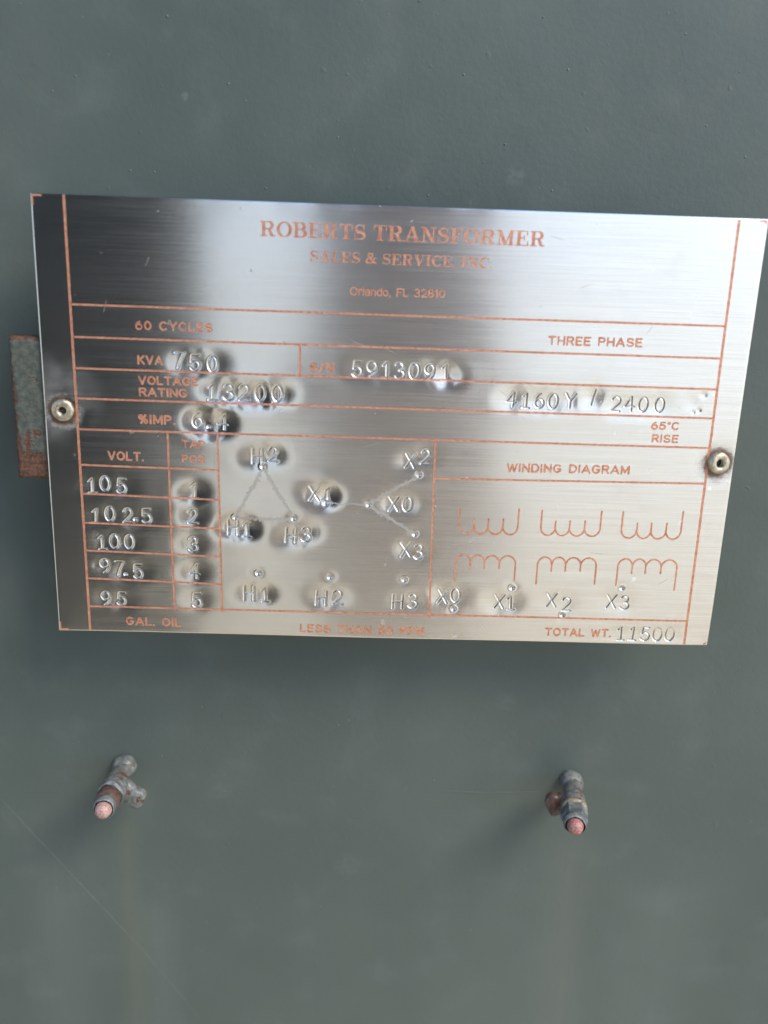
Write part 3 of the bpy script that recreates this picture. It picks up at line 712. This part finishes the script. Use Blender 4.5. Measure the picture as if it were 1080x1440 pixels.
# hand-scribed connection lines: scratchy to-and-fro strokes
for (a, b) in SCRIBE:
    L = math.hypot(b[0] - a[0], b[1] - a[1]); tx, ty = (b[0] - a[0]) / L, (b[1] - a[1]) / L; nx, ny = -ty, tx
    thin = 0.45 if abs(ty) < .1 and L < 13 else 1.0
    u0, u1 = min(a[0], b[0]) - 1.2, max(a[0], b[0]) + 1.2; v0, v1 = min(a[1], b[1]) - 1.2, max(a[1], b[1]) + 1.2
    step = 0.085; gu, gv = np.meshgrid(np.arange(u0, u1, step), np.arange(v0, v1, step)); D = np.full(gu.shape, 1e9)
    for r in range(5 if thin == 1.0 else 2):
        pl, t = [], 0.0
        while t < L:
            e = rng.normal(0, .33 * thin) + .14 * math.sin(t * 1.1 + r); pl.append((a[0] + tx * t + nx * e, a[1] + ty * t + ny * e)); t += rng.uniform(.12, .42) - (0.12 if rng.rand() < .25 else 0)
        D = np.minimum(D, seg_sdf(gu, gv, pl, 0.07))
    contour_mesh('scribed_line', D, u0, v0, step, 0.040, M_SCRIBE)

# stray handling scratches in the sheet
for (u, v, L, ang) in ((86, 92, 9, -28), (96, 90, 5, -32), (129, 79, 6, -40), (30, 110, 3, 62), (45, 104, 3, 20), (150, 108, 4, 15), (170, 96, 3, 50), (90, 60.5, 6, 8), (18, 97, 4, 70), (160, 30, 5, -12), (66, 70, 3, 35), (118, 100, 7, -6), (182, 20, 4, 30), (140, 122, 5, -20)):
    a = math.radians(ang); pts = [(u + t * math.cos(a + .02 * t), v + t * math.sin(a + .02 * t)) for t in np.linspace(0, L, 8)]
    us = [p[0] for p in pts]; vs_ = [p[1] for p in pts]; step = 0.06
    gu, gv = np.meshgrid(np.arange(min(us) - .3, max(us) + .3, step), np.arange(min(vs_) - .3, max(vs_) + .3, step))
    D = seg_sdf(gu, gv, pts, [.01, .04, .055, .06, .05, .05, .035, .01]) + .05 * vnoise(gu * 4, gv * 4)
    contour_mesh('surface_scratch', D, min(us) - .3, min(vs_) - .3, step, 0.020, M_SCRIBE)

# ------------------------------------------------------------------ rivets
def lathe(profile, n=32, wob=0.0, seed=0):
    """profile (radius, height) pairs in mm, axis towards the viewer (-Y)"""
    r0 = np.random.RandomState(seed); V, F = [], []
    ph = r0.rand(4) * 6
    for (r, h) in profile:
        for i in range(n):
            a = 2 * math.pi * i / n; q = r * (1 + wob * (math.sin(2 * a + ph[0]) + .6 * math.sin(3 * a + ph[1] + h) + .4 * math.sin(7 * a + ph[2] + 2 * h)))
            V.append((q * math.cos(a) / 1000, -(h + wob * r * .5 * math.sin(3 * a + ph[3])) / 1000, q * math.sin(a) / 1000))
    for k in range(len(profile) - 1):
        for i in range(n):
            j = (i + 1) % n; F.append((k * n + i, k * n + j, (k + 1) * n + j, (k + 1) * n + i))
    F.append(tuple(range((len(profile) - 1) * n, len(profile) * n)))
    return V, F
def rivet(u, v, rad, hgt, tilt, label):
    e = empty('rivet', (u / 1000, -float(Hat(u, v)) / 1000, v / 1000)); e.parent = plate; e.rotation_euler = tilt
    prof = [(rad, -.3), (rad, .25), (rad * .97, hgt * .45), (rad * .93, hgt * .78), (rad * .82, hgt), (rad * .50, hgt * 1.04), (rad * .38, hgt * .93), (rad * .33, hgt * .4), (rad * .31, .12)]
    Vx, Fx = lathe(prof, 40, .012, int(u)); mesh_obj('flange', Vx, Fx, M_RIVET, e)
    Vx, Fx = lathe([(rad * .32, .10), (rad * .30, .2), (rad * .16, .26), (.02, .28)], 16, .06, 5); mesh_obj('mandrel_stub', Vx, Fx, M_HOLESHADE, e)
    return tag(e, label)
M_HOLESHADE = mat_simple('rivet_hole_shade', (0.006, 0.006, 0.005), (0.03, 0.027, 0.024), 0.8, 1500, 0.0)  # near-black mandrel colour paints in the shade of the rivet hole
rivet(5.1, 68.8, 3.25, 1.0, (0, 0, 0), 'brassy flat rivet with an open centre')
rivet(195.4, 58.95, 3.3, 1.9, (math.radians(-4), 0, math.radians(8)), 'worn domed rivet ringed by rust')

# ------------------------------------------------------------------ bracket behind the plate
BU0, BU1, BV0, BV1 = -9.2, 26.0, 47.9, 89.2
def rust_edge(N):
    tc = N.nt.nodes.new('ShaderNodeTexCoord'); s3 = N.nt.nodes.new('ShaderNodeSeparateXYZ'); N.link(tc.outputs['Object'], s3.inputs[0])
    low = N.ramp(s3.outputs[2], 0.000, 0.017, .30, 0.0)
    left = N.ramp(s3.outputs[0], 0.0002, 0.0020, .16, 0.0)
    top = N.ramp(s3.outputs[2], 0.0395, 0.0412, 0.0, .22)
    return N.math('ADD', N.math('ADD', low, left), top)
M_BRK = mat_painted_rust('rusting_blue_grey_paint', (0.045, 0.053, 0.044), (0.082, 0.088, 0.070), 0.585, 190.0, rust_edge)
def rough_bar(name, w, h, t, mat, parent, loc, seed=1, nx=48, nz=56):
    """a sheared steel bar: uneven outline, knobbly face, real thickness"""
    r0 = np.random.RandomState(seed); V, F = [], []
    for layer, y in ((0, 0.0), (1, t)):
        for j in range(nz + 1):
            for i in range(nx + 1):
                x, z = w * i / nx, h * j / nz
                e = min(i, nx - i, j, nz - j)
                jx = .16 * vnoise(np.array(z * .9 + seed), np.array(3.0)) * (i in (0, nx)) + .10 * vnoise(np.array(z * 3.1), np.array(8.0)) * (i in (0, nx))
                jz = .20 * vnoise(np.array(x * 1.1 + seed), np.array(5.0)) * (j in (0, nz))
                hgt = (.30 * vnoise(np.array(x * .35), np.array(z * .35)) + .16 * vnoise(np.array(x * 1.3), np.array(z * 1.3))) if layer == 0 else 0
                rnd = .35 if (e == 0 and layer == 0) else 0
                V.append(((x + float(jx)) / 1000, (y - float(hgt) + rnd) / 1000, (z + float(jz)) / 1000))
    n1 = (nx + 1) * (nz + 1)
    for j in range(nz):
        for i in range(nx):
            a = j * (nx + 1) + i; F.append((a, a + 1, a + nx + 2, a + nx + 1)); F.append((n1 + a, n1 + a + nx + 1, n1 + a + nx + 2, n1 + a + 1))
    loop = list(range(nx + 1)) + [j * (nx + 1) + nx for j in range(1, nz + 1)] + [nz * (nx + 1) + i for i in range(nx - 1, -1, -1)] + [j * (nx + 1) for j in range(nz - 1, 0, -1)]
    for a, b in zip(loop, loop[1:] + loop[:1]): F.append((a, a + n1, b + n1, b))
    return mesh_obj(name, V, F, mat, parent, loc=loc)
def bracket(u0, v0, w, h, label, seed):
    e = empty('mounting_bracket', PW(u0, v0, -1.3)); tag(e, label, 'bracket')
    rough_bar('face_plate', w, h, 4.0, M_BRK, e, (0, 0, 0), seed)
    # welded foot that carries the plate off the wall
    rough_bar('welded_foot', 5.0, h - 4.0, STAND - 5.2, M_BRK, e, ((w - 9.0) / 1000, 3.9 / 1000, 2.0 / 1000), seed + 3, 8, 20)
    return e
bracket(BU0, BV0, BU1 - BU0, BV1 - BV0, 'rust-edged blue-grey steel bracket behind the nameplate, showing past its dark end', 1)
bracket(172.0, 38.5, 26.0, 41.0, 'painted steel bracket hidden behind the bright end of the nameplate', 4)

# ------------------------------------------------------------------ the two studs below
M_STPAINT = mat_painted_rust('weathered_grey_paint', (0.075, 0.082, 0.074), (0.150, 0.155, 0.14), 0.575, 300.0)
M_STBROWN = mat_painted_rust('rusty_brown_steel', (0.05, 0.032, 0.025), (0.10, 0.06, 0.046), 0.52, 320.0)
M_STGREY = mat_simple('pitted_galvanised', (0.08, 0.088, 0.086), (0.21, 0.22, 0.21), 0.5, 420, 0.3, 0.5, 0.0004)
M_OCHRE = mat_painted_rust('ochre_stained_paint', (0.14, 0.11, 0.06), (0.22, 0.19, 0.12), 0.56, 300.0)
def tip_mat(tipc): return mat_simple('faded_red_plastic', tipc[0], tipc[1], 0.6, 2400, 0.0, 0.5, 0.0002)
def sgp(x, e): return math.copysign(abs(x) ** e, x)
def blob(name, mat, parent, rx, ry, rz, loc, seed, rot=(0, 0, 0), e=1.0):
    V, F = [], []; n, mz = 20, 12; r0 = np.random.RandomState(seed); ph = r0.rand(4) * 6
    for k in range(mz + 1):
        th = math.pi * k / mz
        for i in range(n):
            a = 2 * math.pi * i / n; q = 1 + .06 * math.sin(2 * a + ph[0]) * math.sin(th) + .05 * math.sin(3 * th + ph[1]) + .03 * math.sin(5 * a + ph[2]) * math.sin(th)
            V.append((rx * q * math.sin(th) ** e * sgp(math.cos(a), e) / 1000, ry * q * sgp(math.cos(th), e) / 1000, rz * q * math.sin(th) ** e * sgp(math.sin(a), e) / 1000))
    for k in range(mz):
        for i in range(n):
            j = (i + 1) % n; F.append((k * n + i, k * n + j, (k + 1) * n + j, (k + 1) * n + i))
    o = mesh_obj(name, V, F, mat, parent, loc=tuple(c / 1000 for c in loc)); o.rotation_euler = rot
    return o
def stud(u, v, tilt, lug, brown, label, seed):
    """axis leaves the wall; heights below are millimetres in front of the wall"""
    e = empty('threaded_stud', PW(u, v, -STAND)); tag(e, label, 'stud', 'studs below the nameplate'); e.rotation_euler = tilt; e.scale = (1.22, 1.15, 1.22)
    def ringpart(name, prof, mat, k, n=28, wob=.045):
        Vx, Fx = lathe(prof, n, wob, seed + k); return mesh_obj(name, Vx, Fx, mat, e)
    blob('weld_base', M_STPAINT, e, 3.5, 3.2, 3.6, (0, -1.4, .2), seed)
    ringpart('shank', [(2.5, 0), (2.6, 6), (3.0, 9), (3.3, 12), (3.4, 15.4), (3.0, 16.0), (1.0, 16.0)], M_STPAINT, 1)
    ringpart('collar', [(2.5, 14.9), (3.6, 15.2), (3.75, 15.9), (3.6, 16.7), (2.4, 17.0)], M_STGREY if brown else M_OCHRE, 2)
    s = ringpart('sleeve', [(2.0, 16.5), (3.25, 16.6), (3.2, 19.0), (3.1, 21.6), (2.0, 21.8)], M_STBROWN if brown else M_STGREY, 3, 28 if brown else 6)
    if not brown: s.data.polygons.foreach_set('use_smooth', [False] * len(s.data.polygons)); s.scale = (1.1, 1.0, 1.1)
    ringpart('end_ring', [(2.0, 21.4), (3.05, 21.5), (3.1, 22.6), (2.9, 23.6), (2.7, 24.0), (2.6, 23.4), (2.55, 22.6), (1.0, 22.6)], M_STGREY, 4)
    ringpart('rounded_tip', [(2.15, 22.4), (2.2, 24.2), (2.05, 25.1), (1.6, 25.9), (.95, 26.4), (.25, 26.55), (.02, 26.56)], tip_mat(((0.26, 0.12, 0.10), (0.40, 0.28, 0.24)) if brown else ((0.22, 0.065, 0.05), (0.36, 0.20, 0.17))), 5, 24, .012)
    lx, lz = lug
    blob('side_lug', M_STPAINT if brown else M_STBROWN, e, 2.3, 2.2, 3.0, (lx, -9.5, lz), seed + 6, (0, math.radians(24 if lx > 0 else -25), 0), 0.55)
    blob('lug_web', M_STPAINT if brown else M_STBROWN, e, abs(lx) * .62, 2.1, 2.5, (lx * .5, -9.5, lz * .5), seed + 7, (0, math.atan2(-lz, lx) if lx > 0 else -math.atan2(-lz, -lx), 0), 0.7)
    return e
stud(13.0, -60.4, (math.radians(-1.0), 0, math.radians(-2.5)), (5.0, -4.6), True, 'painted stud with rust-brown sleeve and pale pink tip', 11)
stud(167.3, -63.2, (math.radians(-1.0), 0, math.radians(-8)), (-4.9, -2.3), False, 'grey stud with ochre collar and deeper red tip', 23)

# ------------------------------------------------------------------ unseen stand-ins added behind the viewer to shape the plate's reflections
M_CAB = mat_simple('added_cabinet_dark', (0.034, 0.034, 0.029), (0.046, 0.045, 0.038), 0.7, 5.0)
def box(name, x0, x1, y0, y1, z0, z1, mat, parent):
    V = [(x, y, z) for z in (z0, z1) for y in (y0, y1) for x in (x0, x1)]
    return mesh_obj(name, V, [(0, 1, 3, 2), (4, 6, 7, 5), (0, 4, 5, 1), (1, 5, 7, 3), (3, 7, 6, 2), (2, 6, 4, 0)], mat, parent, False)
cab = empty('added_dark_cabinet', (-0.335, -1.35, 0))  # invented cabinet, added only to give the plate a dark reflection
tag(cab, 'tall dark cabinet added unseen behind the viewer to darken one end of the nameplate', 'cabinet')
M_CAB.node_tree.nodes['Principled BSDF'].inputs['Specular IOR Level'].default_value = 0.2
box('body', -0.62, 0.0, -0.65, 0.0, 0.08, 3.4, M_CAB, cab); box('plinth', -0.57, -0.05, -.6, -.03, 0, .08, M_CAB, cab)
box('roof_cap', -0.65, 0.03, -.69, .05, 3.4, 3.46, M_CAB, cab)
for x in (-0.60, -0.295): box('door', x, x + 0.28, 0.0, .03, .2, 3.3, M_CAB, cab)
M_POLE = mat_simple('stand_in_pole_brown', (0.17, 0.135, 0.125), (0.24, 0.195, 0.185), 0.85, 14.0)
pole = empty('viewer_stand_in_pole', (0.13, -3.0, 0))  # added pole, stands in for the viewer's own dull reflection
tag(pole, 'brown pole added unseen behind the viewer, standing in for the viewer mirrored across the middle', 'pole')
V = []; F = []; n = 20
for (r, z) in ((.30, 0), (.29, 2), (.26, 6.0), (.24, 6.04)):
    for i in range(n):
        a = 2 * math.pi * i / n; V.append((r * math.cos(a), r * math.sin(a), z))
for k in range(3):
    for i in range(n): F.append((k * n + i, k * n + (i + 1) % n, (k + 1) * n + (i + 1) % n, (k + 1) * n + i))
F.append(tuple(range(3 * n, 4 * n)))
mesh_obj('shaft', V, F, M_POLE, pole)
